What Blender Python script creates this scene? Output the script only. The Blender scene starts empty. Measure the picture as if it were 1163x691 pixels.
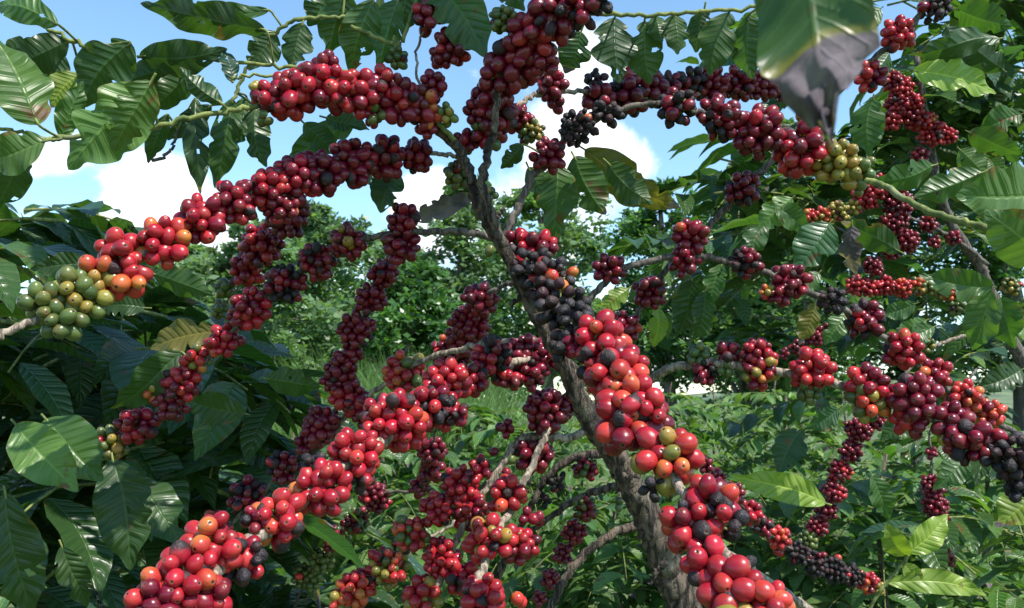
import bpy, math, random
import numpy as np
from mathutils import Vector

random.seed(7)
RNG = np.random.default_rng(11)
S = bpy.context.scene
COL = S.collection

# ------------------------------------------------------------------ camera
PW, PH = 1163.0, 691.0
HFOV = math.radians(62.0)
F = PW / 2 / math.tan(HFOV / 2)
PITCH = math.radians(6.2)
CAM = np.array([0.0, 0.0, 1.5])
RIGHT = np.array([1.0, 0, 0])
FWD = np.array([0, math.cos(PITCH), math.sin(PITCH)])
UP = np.array([0, -math.sin(PITCH), math.cos(PITCH)])
BERRY = 0.0145 * F            # depth = BERRY / (cherry diameter in pixels)

def P(x, y, z):
    return CAM + RIGHT * ((x - PW / 2) / F * z) - UP * ((y - PH / 2) / F * z) + FWD * z

def unit(v):
    v = np.asarray(v, float)
    return v / max(1e-9, np.linalg.norm(v))

cam_d = bpy.data.cameras.new('camera')
cam_d.sensor_width = 36
cam_d.angle = HFOV
cam_d.clip_start = 0.02
cam_d.clip_end = 3000
cam_d.dof.use_dof = True
cam_d.dof.focus_distance = 0.75
cam_d.dof.aperture_fstop = 26.0
cam = bpy.data.objects.new('camera', cam_d)
COL.objects.link(cam)
cam.location = CAM
cam.rotation_euler = (math.radians(90) + PITCH, 0, 0)
S.camera = cam

# ------------------------------------------------------------------ node helpers
class NT:
    def __init__(self, tree):
        self.t = tree
        self.n = tree.nodes
        self.l = tree.links
    def add(self, kind, **kw):
        n = self.n.new(kind)
        for k, v in kw.items():
            setattr(n, k, v)
        return n
    def put(self, sock, v):
        if hasattr(v, 'is_output'):
            self.l.new(v, sock)
        else:
            sock.default_value = v
    def math(self, op, a, b=None, c=None, clamp=False):
        n = self.add('ShaderNodeMath', operation=op)
        n.use_clamp = clamp
        self.put(n.inputs[0], a)
        if b is not None: self.put(n.inputs[1], b)
        if c is not None: self.put(n.inputs[2], c)
        return n.outputs[0]
    def vmath(self, op, a, b):
        n = self.add('ShaderNodeVectorMath', operation=op)
        self.put(n.inputs[0], a)
        self.put(n.inputs[1], b)
        return n.outputs['Value'] if op == 'DOT_PRODUCT' else n.outputs[0]
    def smooth(self, v, a, b, lo=0.0, hi=1.0):
        n = self.add('ShaderNodeMapRange', interpolation_type='SMOOTHSTEP')
        self.put(n.inputs['Value'], v)
        n.inputs['From Min'].default_value = a
        n.inputs['From Max'].default_value = b
        n.inputs['To Min'].default_value = lo
        n.inputs['To Max'].default_value = hi
        return n.outputs[0]
    def mix(self, f, a, b, mode='MIX'):
        n = self.add('ShaderNodeMix', data_type='RGBA', blend_type=mode)
        self.put(n.inputs['Factor'], f)
        self.put(n.inputs['A'], a)
        self.put(n.inputs['B'], b)
        return n.outputs['Result']
    def noise(self, scale, detail=3.0, vec=None, rough=0.55, dist=0.0):
        n = self.add('ShaderNodeTexNoise')
        n.inputs['Scale'].default_value = scale
        n.inputs['Detail'].default_value = detail
        n.inputs['Roughness'].default_value = rough
        n.inputs['Distortion'].default_value = dist
        if vec is not None: self.l.new(vec, n.inputs['Vector'])
        return n.outputs['Fac']

def material(name):
    m = bpy.data.materials.new(name)
    m.use_nodes = True
    t = NT(m.node_tree)
    b = m.node_tree.nodes['Principled BSDF']
    return m, t, b, m.node_tree.nodes['Material Output']

def rgba(c): return (c[0], c[1], c[2], 1.0)

# cherry: colour and dryness come with each cherry
M_CHERRY, t, b, o = material('cherry_skin')
at = t.add('ShaderNodeAttribute', attribute_name='tint')
geo = t.add('ShaderNodeTexCoord')
n1 = t.noise(110, 3, geo.outputs['Object'])
n2 = t.noise(420, 2, geo.outputs['Object'])
blush = t.mix(t.smooth(n1, 0.45, 0.75, 0.0, 0.40), at.outputs['Color'], t.mix(0.35, at.outputs['Color'], (0.55, 0.12, 0.05, 1)), 'MIX')
# only living skin blushes
dry = at.outputs['Alpha']
blush = t.mix(dry, blush, at.outputs['Color'])
dots = t.mix(t.smooth(n2, 0.62, 0.72, 0, 0.45), blush, (0.05, 0.02, 0.015, 1))
t.l.new(dots, b.inputs['Base Color'])
t.l.new(t.math('ADD', t.math('MULTIPLY', dry, 0.34), t.math('MULTIPLY_ADD', n1, 0.34, 0.14)), b.inputs['Roughness'])
b.inputs['Specular IOR Level'].default_value = 0.42
bp = t.add('ShaderNodeBump')
bp.inputs['Distance'].default_value = 0.0018
t.l.new(t.math('MULTIPLY_ADD', dry, 0.75, 0.05), bp.inputs['Strength'])
t.l.new(t.noise(330, 2, geo.outputs['Object'], 0.6, 1.2), bp.inputs['Height'])
t.l.new(bp.outputs[0], b.inputs['Normal'])

# leaves: uv = (along, across), tint attribute = colour and where it is dead (alpha)
def leaf_material(name, veins=True, gloss=0.36, trans=0.3, relief=0.5):
    m, t, b, o = material(name)
    at = t.add('ShaderNodeAttribute', attribute_name='tint')
    col = at.outputs['Color']
    geo = t.add('ShaderNodeTexCoord')
    if veins:
        uv = t.add('ShaderNodeUVMap', uv_map='uv')
        sp = t.add('ShaderNodeSeparateXYZ')
        t.l.new(uv.outputs[0], sp.inputs[0])
        u, v = sp.outputs[0], t.math('ABSOLUTE', t.math('SUBTRACT', sp.outputs[1], 0.5))
        v2 = t.math('MULTIPLY', v, 2.0)
        nz = t.noise(38, 4, geo.outputs['Object'])
        big = t.noise(11, 3, geo.outputs['Object'])
        ph = t.math('FRACT', t.math('MULTIPLY', t.math('SUBTRACT', u, t.math('MULTIPLY', v2, 0.13)), t.math('MULTIPLY_ADD', big, 1.6, 9.2)))
        side = t.smooth(t.math('ABSOLUTE', t.math('SUBTRACT', ph, 0.5)), 0.0, 0.10, 0.5, 0.0)
        side = t.math('MULTIPLY', side, t.smooth(v2, 0.75, 0.98, 1, 0))
        mid = t.smooth(v2, 0.015, 0.085, 0.9, 0.0)
        vein = t.math('MAXIMUM', side, mid)
        c = t.mix(t.smooth(big, 0.35, 0.7, 0, 0.6), col, t.mix(1.0, col, (1.5, 1.35, 0.8, 1), 'MULTIPLY'))
        c = t.mix(t.math('MULTIPLY', vein, 0.62), c, t.mix(1.0, col, (2.3, 1.9, 1.7, 1), 'MULTIPLY'))
        spots = t.math('MULTIPLY', t.smooth(nz, 0.62, 0.68, 0, 1), t.smooth(big, 0.46, 0.58, 0, 0.9))
        c = t.mix(spots, c, (0.13, 0.055, 0.02, 1))
        edge = t.smooth(t.math('ADD', t.math('MULTIPLY', v2, 0.6), t.math('MULTIPLY', nz, 0.7)), 0.93, 1.0, 0, 0.7)
        c = t.mix(t.math('MULTIPLY', edge, t.smooth(big, 0.42, 0.55)), c, (0.16, 0.11, 0.03, 1))
        # dead part of the blade beyond the attribute's alpha
        dd = t.math('SUBTRACT', t.math('ADD', t.math('MULTIPLY_ADD', t.math('SUBTRACT', nz, 0.5), 0.22, u), t.math('MULTIPLY', t.math('SUBTRACT', big, 0.5), 0.3)), at.outputs['Alpha'])
        rim = t.smooth(dd, -0.03, 0.0)
        dead = t.smooth(dd, 0.0, 0.02)
        c = t.mix(t.math('MULTIPLY', rim, 0.8), c, (0.22, 0.19, 0.03, 1))
        c = t.mix(dead, c, t.mix(t.smooth(nz, 0.3, 0.7), (0.05, 0.038, 0.05, 1), (0.21, 0.17, 0.205, 1)))
        bp = t.add('ShaderNodeBump')
        bp.inputs['Strength'].default_value = relief
        bp.inputs['Distance'].default_value = 0.004
        pillow = t.math('MULTIPLY', t.math('SINE', t.math('MULTIPLY', ph, math.pi)), 0.9)
        t.l.new(t.math('ADD', t.math('SUBTRACT', pillow, vein), t.math('MULTIPLY', nz, 0.6)), bp.inputs['Height'])
        t.l.new(bp.outputs[0], b.inputs['Normal'])
        t.l.new(t.math('ADD', t.math('MULTIPLY_ADD', nz, 0.25, gloss - 0.1), t.math('MULTIPLY', dead, 0.4)), b.inputs['Roughness'])
    else:
        c = col
        b.inputs['Roughness'].default_value = gloss
    t.l.new(c, b.inputs['Base Color'])
    b.inputs['Specular IOR Level'].default_value = 0.5
    tr = t.add('ShaderNodeBsdfTranslucent')
    t.l.new(t.mix(1.0, c, (1.5, 1.7, 0.5, 1), 'MULTIPLY'), tr.inputs['Color'])
    mx = t.add('ShaderNodeMixShader')
    mx.inputs[0].default_value = trans
    t.l.new(b.outputs[0], mx.inputs[1])
    t.l.new(tr.outputs[0], mx.inputs[2])
    t.l.new(mx.outputs[0], o.inputs['Surface'])
    return m

M_LEAF = leaf_material('coffee_leaf', True, 0.36, 0.40, 0.26)
M_BUSHLEAF = leaf_material('bush_leaf', True, 0.32, 0.34, 0.6)
M_TREELEAF = leaf_material('tree_leaf', False, 0.34, 0.42)

def bark_material(name, a, c2, scale, bump):
    m, t, b, o = material(name)
    geo = t.add('ShaderNodeTexCoord')
    mp = t.add('ShaderNodeMapping')
    mp.inputs['Scale'].default_value = (1, 1, 0.16)
    t.l.new(geo.outputs['Object'], mp.inputs[0])
    n = t.noise(scale, 5, mp.outputs[0], 0.65, 0.6)
    n2 = t.noise(scale * 0.2, 3, geo.outputs['Object'])
    c = t.mix(t.smooth(n, 0.42, 0.60), rgba(a), rgba(c2))
    c = t.mix(t.smooth(n2, 0.56, 0.7, 0, 0.35), c, (0.26, 0.26, 0.21, 1))
    t.l.new(c, b.inputs['Base Color'])
    b.inputs['Roughness'].default_value = 0.85
    bp = t.add('ShaderNodeBump')
    bp.inputs['Strength'].default_value = 0.9
    bp.inputs['Distance'].default_value = bump
    t.l.new(n, bp.inputs['Height'])
    t.l.new(bp.outputs[0], b.inputs['Normal'])
    return m

M_BARK = bark_material('coffee_bark', (0.018, 0.013, 0.010), (0.165, 0.122, 0.09), 170, 0.012)
M_WOOD = bark_material('branch_bark', (0.10, 0.078, 0.058), (0.36, 0.29, 0.22), 260, 0.0015)
M_DARKWOOD = bark_material('dark_branch_bark', (0.035, 0.03, 0.027), (0.15, 0.125, 0.105), 260, 0.0015)
M_TWIG = bark_material('green_twig', (0.09, 0.12, 0.03), (0.20, 0.23, 0.06), 120, 0.0006)
M_TREEBARK = bark_material('far_tree_bark', (0.07, 0.06, 0.05), (0.22, 0.19, 0.16), 6, 0.05)
WOODS = {'w': M_WOOD, 'k': M_DARKWOOD, 't': M_TWIG, 'b': M_BARK}

# ------------------------------------------------------------------ mesh building
class MB:
    def __init__(self):
        self.v, self.f, self.c, self.uv, self.n = [], [], [], [], 0
    def add(self, v, faces, col=(1, 1, 1, 1), uv=None):
        v = np.asarray(v, float).reshape(-1, 3)
        k = len(v)
        self.v.append(v)
        for fa in faces:
            fa = np.asarray(fa, int)
            if len(fa): self.f.append(fa + self.n)
        c = np.asarray(col, float)
        self.c.append(np.tile(c, (k, 1)) if c.ndim == 1 else c)
        self.uv.append(np.zeros((k, 2)) if uv is None else np.asarray(uv, float))
        self.n += k
    def merge(self, other):
        for fa in other.f: self.f.append(fa + self.n)
        self.v += other.v; self.c += other.c; self.uv += other.uv
        self.n += other.n
    def build(self, name, mat, parent=None, origin=None, smooth=True):
        me = bpy.data.meshes.new(name)
        V = np.concatenate(self.v)
        org = np.zeros(3) if origin is None else np.asarray(origin, float)
        V = V - org
        me.vertices.add(len(V))
        me.vertices.foreach_set('co', V.astype(np.float32).ravel())
        loops = np.concatenate([f.ravel() for f in self.f])
        sizes = np.concatenate([np.full(len(f), f.shape[1]) for f in self.f])
        starts = np.concatenate([[0], np.cumsum(sizes)[:-1]])
        me.loops.add(len(loops))
        me.loops.foreach_set('vertex_index', loops.astype(np.int32))
        me.polygons.add(len(sizes))
        me.polygons.foreach_set('loop_start', starts.astype(np.int32))
        me.polygons.foreach_set('use_smooth', np.full(len(sizes), smooth))
        a = me.attributes.new('tint', 'FLOAT_COLOR', 'POINT')
        a.data.foreach_set('color', np.concatenate(self.c).astype(np.float32).ravel())
        uv = me.uv_layers.new(name='uv')
        uv.data.foreach_set('uv', np.concatenate(self.uv)[loops].astype(np.float32).ravel())
        me.update(calc_edges=True)
        me.validate()
        me.materials.append(mat)
        ob = bpy.data.objects.new(name, me)
        COL.objects.link(ob)
        if parent is not None: ob.parent = parent
        return ob

def thing(name, label, cat, loc=(0, 0, 0), group=None, kind=None):
    ob = bpy.data.objects.new(name, None)
    ob.empty_display_size = 0.1
    ob.location = [float(q) for q in loc]
    COL.objects.link(ob)
    ob['label'] = label
    ob['category'] = cat
    if group: ob['group'] = group
    if kind: ob['kind'] = kind
    return ob

def spline(pts, per=8):
    p = np.asarray(pts, float)
    if len(p) < 3:
        s = np.linspace(0, 1, per + 1)[:, None]
        return p[0] * (1 - s) + p[-1] * s
    q = np.vstack([2 * p[0] - p[1], p, 2 * p[-1] - p[-2]])
    out = []
    for i in range(1, len(q) - 2):
        a, b, c, d = q[i - 1], q[i], q[i + 1], q[i + 2]
        for s in np.arange(per) / per:
            out.append(0.5 * (2 * b + (c - a) * s + (2 * a - 5 * b + 4 * c - d) * s * s + (3 * b - a - 3 * c + d) * s ** 3))
    out.append(p[-1])
    return np.array(out)

def tube(mb, pts, rad, seg=8, rough=0.0, node=0.0, col=(1, 1, 1, 1)):
    pts = np.asarray(pts, float)
    n = len(pts)
    rad = np.broadcast_to(np.asarray(rad, float), (n,))
    T = np.gradient(pts, axis=0)
    T /= np.linalg.norm(T, axis=1)[:, None] + 1e-12
    up = np.array([0.31, 0.2, 0.93])
    N = np.cross(T[0], up); N = unit(N)
    V, ang = [], np.arange(seg) * 2 * math.pi / seg
    for i in range(n):
        N = unit(N - T[i] * np.dot(N, T[i]))
        B = np.cross(T[i], N)
        r = rad[i] * (1 + rough * RNG.normal(0, 1, seg))
        if node and i % 13 == 5: r = r * (1 + node)
        V.append(pts[i] + (np.cos(ang) * r)[:, None] * N + (np.sin(ang) * r)[:, None] * B)
    V = np.concatenate(V)
    i, j = np.meshgrid(np.arange(n - 1), np.arange(seg), indexing='ij')
    j2 = (j + 1) % seg
    f = np.stack([i * seg + j, i * seg + j2, (i + 1) * seg + j2, (i + 1) * seg + j], -1).reshape(-1, 4)
    caps = np.array([np.arange(seg)[::-1], (n - 1) * seg + np.arange(seg)])
    mb.add(V, [f, caps], col)

# ------------------------------------------------------------------ cherries
PAL = {'R': (0.285, 0.0075, 0.020, 0), 'D': (0.122, 0.0042, 0.0175, 0), 'B': (0.012, 0.0095, 0.013, 1), 'G': (0.062, 0.098, 0.026, 0),
       'Y': (0.20, 0.175, 0.032, 0), 'O': (0.42, 0.030, 0.026, 0), 'H': (0.33, 0.012, 0.026, 0)}

def cherry_shape(mb, c, axis, r, key, seg):
    axis = unit(axis)
    a = unit(np.cross(axis, [0.3, 0.5, 0.81])); bb = np.cross(axis, a)
    nr = max(7, int(seg * 0.62))
    th = np.concatenate([np.linspace(0.14, 2.85, nr), [2.97, 3.02]])
    seg_a = np.arange(seg) * 2 * math.pi / seg + random.random()
    col = np.array(PAL[key])
    base = col.copy()
    if key == 'B':
        base[:3] = base[:3] * random.uniform(0.5, 1.6)
        base[0] *= random.choice((1, 1, 1, 2.5))
        base[3] = random.uniform(0.7, 1)
    else:
        other = {'R': 'DRRDO', 'D': 'RDDB', 'G': 'GYG', 'Y': 'YYG', 'O': 'RRO', 'H': 'RD'}[key]
        k2 = np.array(PAL[random.choice(other)]); k2[3] = 0
        w = random.random() ** 2 * 0.55
        base = base * (1 - w) + k2 * w
        base[:3] *= random.uniform(0.75, 1.3)
        base[3] = 0
    el = random.uniform(1.02, 1.28)
    if key == 'B':
        r *= random.uniform(0.80, 0.98); el = random.uniform(0.95, 1.3)
    V, C = [], []
    patch = unit(RNG.normal(0, 1, 3) + axis * 0.5)
    w1, w2, w3 = [random.uniform(0, 6.28) for _ in range(3)]
    fl = random.uniform(0.86, 1.02)
    blush = random.random()
    half = random.random() < 0.05
    for k, q in enumerate(th):
        rr = math.sin(q) * r
        h = -math.cos(q) * r * el
        rad = np.full(seg, rr)
        if key == 'B':
            rad = rr * (0.90 + 0.06 * np.sin(seg_a * 3 + w1 + q * 2) + 0.055 * np.sin(seg_a * 5 + w2 - q * 3.1) + 0.03 * np.sin(seg_a * 8 + w3 + q * 5))
            h *= 0.95 + 0.05 * math.sin(q * 5 + w3)
        else:
            rad = rad * (1 + 0.02 * np.sin(seg_a * 2 + w1))
        cc = np.tile(base, (seg, 1))
        pt = axis * h + (np.cos(seg_a) * rad)[:, None] * a + (np.sin(seg_a) * rad)[:, None] * bb
        m = pt @ patch / r
        if key == 'O':                    # ripening from orange-yellow to red over the fruit
            g = np.clip((m + 0.55) / 1.3, 0, 1)[:, None] * blush
            cc = cc * (1 - g) + np.array([0.46, 0.17, 0.03, 0]) * g
        elif key == 'Y':
            g = np.clip((m + 0.3) / 1.2, 0, 1)[:, None] * blush * 0.6
            cc = cc * (1 - g) + np.array([0.40, 0.16, 0.035, 0]) * g
        elif key == 'H' or (key in 'RD' and half):   # one side already dried black
            g = np.clip((m - 0.15) / 0.22, 0, 1)[:, None]
            cc = cc * (1 - g) + np.array([0.02, 0.013, 0.016, 0.8]) * g
        elif key == 'R':
            g = np.clip((m + 0.2) / 1.2, 0, 1)[:, None] * 0.35 * blush
            cc = cc * (1 - g) + np.array([0.42, 0.06, 0.028, 0]) * g
        if k >= nr:                       # the scar at the tip
            h -= r * (0.02 if k == nr else 0.08)
            rad = np.full(seg, r * (0.19 if k == nr else 0.10))
            cc[:, :3] = (cc[:, :3] * 0.45 + np.array([0.09, 0.06, 0.035])) if k == nr else np.array([0.012, 0.008, 0.006])
        V.append(c + axis * h + (np.cos(seg_a) * rad)[:, None] * a * fl + (np.sin(seg_a) * rad)[:, None] * bb)
        C.append(cc)
    n = len(th)
    i, j = np.meshgrid(np.arange(n - 1), np.arange(seg), indexing='ij')
    j2 = (j + 1) % seg
    f = np.stack([i * seg + j, i * seg + j2, (i + 1) * seg + j2, (i + 1) * seg + j], -1).reshape(-1, 4)
    mb.add(np.concatenate(V), [f, np.array([np.arange(seg)[::-1], (n - 1) * seg + np.arange(seg)])], np.concatenate(C))

def pack(n, R, r, axis):
    """n centres packed in a ball of radius R (a little longer along axis), clear of each other and of the branch."""
    p = RNG.normal(0, 1, (n, 3))
    p = p / np.linalg.norm(p, axis=1)[:, None] * (RNG.random((n, 1)) ** 0.4) * max(1e-4, R - r)
    rr = r * RNG.uniform(0.78, 1.12, n)
    for it in range(70):
        d = p[:, None] - p[None]
        L = np.linalg.norm(d, axis=2) + 1e-9
        need = (rr[:, None] + rr[None]) * 0.95
        ov = np.clip(need - L, 0, None)
        np.fill_diagonal(ov, 0)
        p = p + (d / L[..., None] * ov[..., None]).sum(1) * 0.35
        t = p @ axis
        q = p - np.outer(t, axis)
        ql = np.linalg.norm(q, axis=1) + 1e-9
        if n > 4: p += q / ql[:, None] * np.clip(rr * 0.9 - ql, 0, None)[:, None] * 0.4
        pl = np.linalg.norm(p, axis=1) + 1e-9
        p -= p / pl[:, None] * (np.clip(pl - (R - rr) * 1.04, 0, None) * 0.45 + 0.012 * r)[:, None]
    return p, rr

class Cluster:
    pass

def make_cluster(x, y, R, d, pal, curve2, curve3):
    """one glomerule: pixel centre, pixel radius, cherry diameter; depth from the nearest point of its branch."""
    k = int(np.argmin(((curve2 - np.array([x, y])) ** 2).sum(1)))
    z = curve3[k][1]
    c = P(x, y, z)
    d *= 0.81
    Rw, r = R * z / F, d * z / F / 2
    k2 = min(len(curve3) - 1, k + 1); k1 = max(0, k2 - 2)
    ax = unit(curve3[k2][0] - curve3[k1][0])
    q = max(1.0, R / (d / 2))
    n = int(round(min(0.52 * q ** 3, 2.3 * q ** 2)))
    n = max(1, min(90, n))
    off, rr = pack(n, Rw, r, ax)
    cl = Cluster()
    cl.size, cl.d, cl.items, cl.c, cl.root = R * R, d, [], c, curve3[k][0]
    keys = [pal[i % len(pal)] for i in range(n)]
    if n > 5: keys = [random.choice('HODBH') if random.random() < 0.045 else k_ for k_ in keys]
    random.shuffle(keys)
    for o_, r_, key in zip(off, rr, keys):
        axis = unit(o_ + RNG.normal(0, 0.25, 3) * Rw)
        cl.items.append((c + o_, axis, r_, key))
    return cl

def cherry_seg(d):
    return 20 if d > 21 else 16 if d > 13 else 12 if d > 9 else 10

def stalks(cl):
    mb = MB()
    for p, a, r, key in cl.items:
        v = p - cl.root
        L = np.linalg.norm(v)
        start = cl.root + (v - unit(v) * min(L, 0.6 * L)) * 0.5
        end = p - a * r * 0.9
        mid = (start + end) / 2 + RNG.normal(0, 0.1, 3) * r
        tube(mb, [start, mid, end], [0.0011, 0.0009, 0.0009], 5, col=(1, 1, 1, 1))
    return mb

# ------------------------------------------------------------------ leaves
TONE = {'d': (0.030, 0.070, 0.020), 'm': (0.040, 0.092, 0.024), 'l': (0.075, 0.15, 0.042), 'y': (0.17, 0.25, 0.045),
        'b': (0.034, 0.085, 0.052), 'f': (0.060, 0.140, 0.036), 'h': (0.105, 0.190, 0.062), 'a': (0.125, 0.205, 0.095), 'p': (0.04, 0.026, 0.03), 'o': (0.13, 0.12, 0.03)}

def leaf_profile(u):
    w = np.sin(np.pi * np.clip(u, 0, 1) ** 0.86) ** 0.78
    tip = np.clip((u - 0.80) / 0.2, 0, 1)
    return w * (1 - 0.50 * tip * (1 - tip) * 2) + 0.012

def add_leaf(mb, base, tip, width, normal, tone, nu=16, nv=4, droop=0.1, fold=0.25, wave=0.02, quilt=0.012, dead=2.0, notch=0, vary=0.2, blunt=False, twist=0.0, holes=0):
    base, tip = np.asarray(base, float), np.asarray(tip, float)
    L = np.linalg.norm(tip - base)
    ax = (tip - base) / max(L, 1e-9)
    nrm = unit(np.asarray(normal) - ax * np.dot(normal, ax))
    sd = np.cross(nrm, ax)
    u = np.linspace(0, 1, nu + 1)
    v = np.linspace(-1, 1, 2 * nv + 1)
    U, Vv = np.meshgrid(u, v, indexing='ij')
    wl = leaf_profile(u); wr = wl.copy()
    if blunt:                     # broad blade whose withered end has shrunk to a point
        wl = np.interp(u, [0, .15, .4, .66, .755, .78, .83, .86, .91, .96, 1], [.05, .6, .98, .97, .96, .62, .66, .48, .30, .15, .02])
        wr = np.interp(u, [0, .15, .4, .66, .76, .80, .82, .87, .92, .95, 1], [.05, .6, .98, .97, .95, .90, .68, .62, .34, .22, .02])
    for _ in range(notch):
        c0, dp, sz = random.uniform(0.15, 0.95), random.uniform(0.1, 0.5), random.uniform(0.02, 0.07)
        g = 1 - dp * np.exp(-((u - c0) / sz) ** 2)
        if random.random() < 0.5: wl = wl * g
        else: wr = wr * g
    Wd = np.where(Vv < 0, wl[:, None], wr[:, None]) * width / 2
    ph = random.uniform(0, 6.28)
    ribs = random.uniform(8, 11.5); quilt *= random.uniform(0.25, 1.15)
    curl = random.uniform(-0.05, 0.08) * L * (not blunt)
    lat = Vv * Wd * (1 - 0.12 * abs(fold)) + curl * np.sin(np.pi * U)
    zz = np.abs(Vv) * Wd * fold
    zz = zz + droop * L * np.sin(np.pi * U) * 1.0 - 0.25 * droop * L * U
    zz = zz + wave * L * np.sin(U * 19 + ph + 1.6 * np.sign(Vv)) * np.abs(Vv) ** 1.7 * np.minimum(1, 6 * U * (1 - U))
    if quilt:
        zz = zz + quilt * L * np.sin(((U - np.abs(Vv) * 0.13) * ribs - 0.25) * 2 * math.pi) * np.abs(Vv) * (1.1 - np.abs(Vv)) * 1.6 * np.minimum(1, 5 * U * (1 - U))
    if blunt: zz = zz + np.clip((U - .72) / .28, 0, 1) * L * 0.035 * (np.sin(Vv * 5 + U * 31) + np.sin(U * 57 - Vv * 8))
    al = U * L
    tw = twist * (U - 0.3)
    lat, zz = lat * np.cos(tw) - zz * np.sin(tw), lat * np.sin(tw) + zz * np.cos(tw)
    V = base + al[..., None] * ax + lat[..., None] * sd + zz[..., None] * nrm
    m = 2 * nv + 1
    i, j = np.meshgrid(np.arange(nu), np.arange(m - 1), indexing='ij')
    f = np.stack([i * m + j, (i + 1) * m + j, (i + 1) * m + j + 1, i * m + j + 1], -1).reshape(-1, 4)
    if holes:
        ci, cj = (f[:, 0] // m + .5) / nu, (f[:, 0] % m + .5) / (m - 1) * 2 - 1
        keep = np.ones(len(f), bool)
        for _ in range(holes):
            hu, hv, hs = random.uniform(.15, .9), random.uniform(-1, 1), random.uniform(.018, .042)
            keep &= ((ci - hu) / hs) ** 2 + ((cj - hv) / (hs * 4.5)) ** 2 > RNG.uniform(.85, 1.1, len(f))
        f = f[keep]
    col = np.array(TONE[tone] if isinstance(tone, str) else tone, float) * random.uniform(1 - vary, 1 + vary)
    uv = np.stack([U, Vv * 0.5 + 0.5], -1).reshape(-1, 2)
    mb.add(V.reshape(-1, 3), [f], (col[0], col[1], col[2], dead), uv)

# ------------------------------------------------------------------ a tree from its branches
class Tree:
    def __init__(self, root, base):
        self.root, self.base = root, np.asarray(base, float)
        self.clusters = []
        self.stems = []
    def stem(self, name, pts, d0, d1, w0, w1, mat='w', extra=None, rough=0.035, per=8, seg=9, node=0.14, power=1.0):
        if mat == 't': rough, node = 0.012, 0.22
        """pts: pixel points, d0..d1 cherry diameter there (gives depth), w0..w1 widths in pixels"""
        pts = np.asarray(pts, float)
        seglen = np.concatenate([[0], np.cumsum(np.linalg.norm(np.diff(pts, axis=0), axis=1))])
        s = seglen / seglen[-1]
        z = BERRY / (d0 * (1 - s) + d1 * s)
        c = spline(np.column_stack([pts, z]), per)
        k = np.linspace(0, 1, len(c))
        p3 = np.array([P(a, b, q) for a, b, q in c])
        p3 = p3 + RNG.normal(0, 0.0008, p3.shape)
        rad = (w0 + (w1 - w0) * k ** power) * c[:, 2] / F / 2
        if extra is not None:
            more = spline(np.vstack([p3[-1], extra[0]]), 6)[1:]
            p3 = np.vstack([p3, more])
            rad = np.concatenate([rad, np.linspace(rad[-1], extra[1], len(more))])
        mb = MB()
        tube(mb, p3, rad, seg, rough, node)
        mb.build(name, WOODS[mat], self.root, self.base)
        self.stems.append(p3)
        return c[:, :2], [(a, q) for a, q in zip(p3[:len(c)], c[:, 2])]
    def branch(self, pts, d0, d1, w0, w1, mat, clusters):
        c2, c3 = self.stem('branch', pts, d0, d1, w0, w1, mat)
        for (x, y, R, d, pal) in clusters:
            self.clusters.append(make_cluster(x, y, R, d, pal, c2, c3))
    def finish_clusters(self, n_single, n_clusters):
        cl = sorted(self.clusters, key=lambda c: -c.size)
        near = sorted(cl[:n_clusters], key=lambda c: -c.d)
        single, count = set(), 0
        for c in near:
            if count + len(c.items) > n_single: continue
            single.add(id(c)); count += len(c.items)
        rest = MB()
        for i, c in enumerate(cl):
            seg = cherry_seg(c.d)
            if id(c) in single:
                st = stalks(c).build('cherry_cluster', M_TWIG, self.root, self.base)
                for it in c.items:
                    mb = MB(); cherry_shape(mb, *it, seg)
                    mb.build('cherry', M_CHERRY, st, self.base)
                continue
            mb = MB()
            for it in c.items: cherry_shape(mb, *it, seg)
            if i < n_clusters:
                ob = mb.build('cherry_cluster', M_CHERRY, self.root, self.base)
                if c.d > 12: stalks(c).build('stalk', M_TWIG, ob, self.base)
            else: rest.merge(mb)
        if rest.n:
            rest.build('cherry_cluster', M_CHERRY, self.root, self.base)['kind'] = 'stuff'
    def leaf(self, x0, y0, x1, y1, w, d, tone='m', roll=None, dz=None, dead=2.0, fold=None, label=None, notch=2, droop=None, blunt=False):
        z = BERRY / d
        Lw = math.hypot(x1 - x0, y1 - y0) * z / F
        dz = random.uniform(-0.25, 0.25) if dz is None else dz
        b, tp = P(x0, y0, z), P(x1, y1, z + dz * Lw)
        roll = random.uniform(-0.45, 0.45) if roll is None else roll
        n = unit(CAM - (b + tp) / 2)
        ax = unit(tp - b)
        sd = np.cross(ax, n)
        n = n * math.cos(roll) + sd * math.sin(roll)
        # the upper face of the blade looks up
        flip = -1 if n[2] < -0.15 else 1
        mb = MB()
        add_leaf(mb, b, tp, w * z / F / max(0.6, math.cos(roll)), n * flip, tone, 44, 10, random.uniform(0.03, 0.12) * flip if droop is None else droop,
                 random.uniform(0.1, 0.35) if fold is None else fold, 0.036, 0.015, dead, notch * 2, 0.22, blunt, 0.0 if blunt else random.gauss(0, .55), random.choice((0, 0, 1, 1, 2)) if notch else 0)
        # petiole
        back = b - ax * 0.006
        if self.stems:
            al = np.concatenate(self.stems)
            dist = np.linalg.norm(al - b, axis=1)
            if dist.min() < 0.04: back = al[int(dist.argmin())]
        ob = mb.build('leaf', M_LEAF, self.root, self.base)
        pm = MB(); tube(pm, spline([back, (back + b) / 2 + unit(b - back - ax * 0.3 * np.linalg.norm(b - back)) * 0.12 * np.linalg.norm(b - back) if np.linalg.norm(b-back) > .008 else (back + b) / 2, b, b + ax * Lw * 0.08], 4), 0.0010, 5)
        pm.build('leaf_stalk', M_TWIG, ob, self.base)
        if label: ob['label'] = label
        return ob

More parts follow.
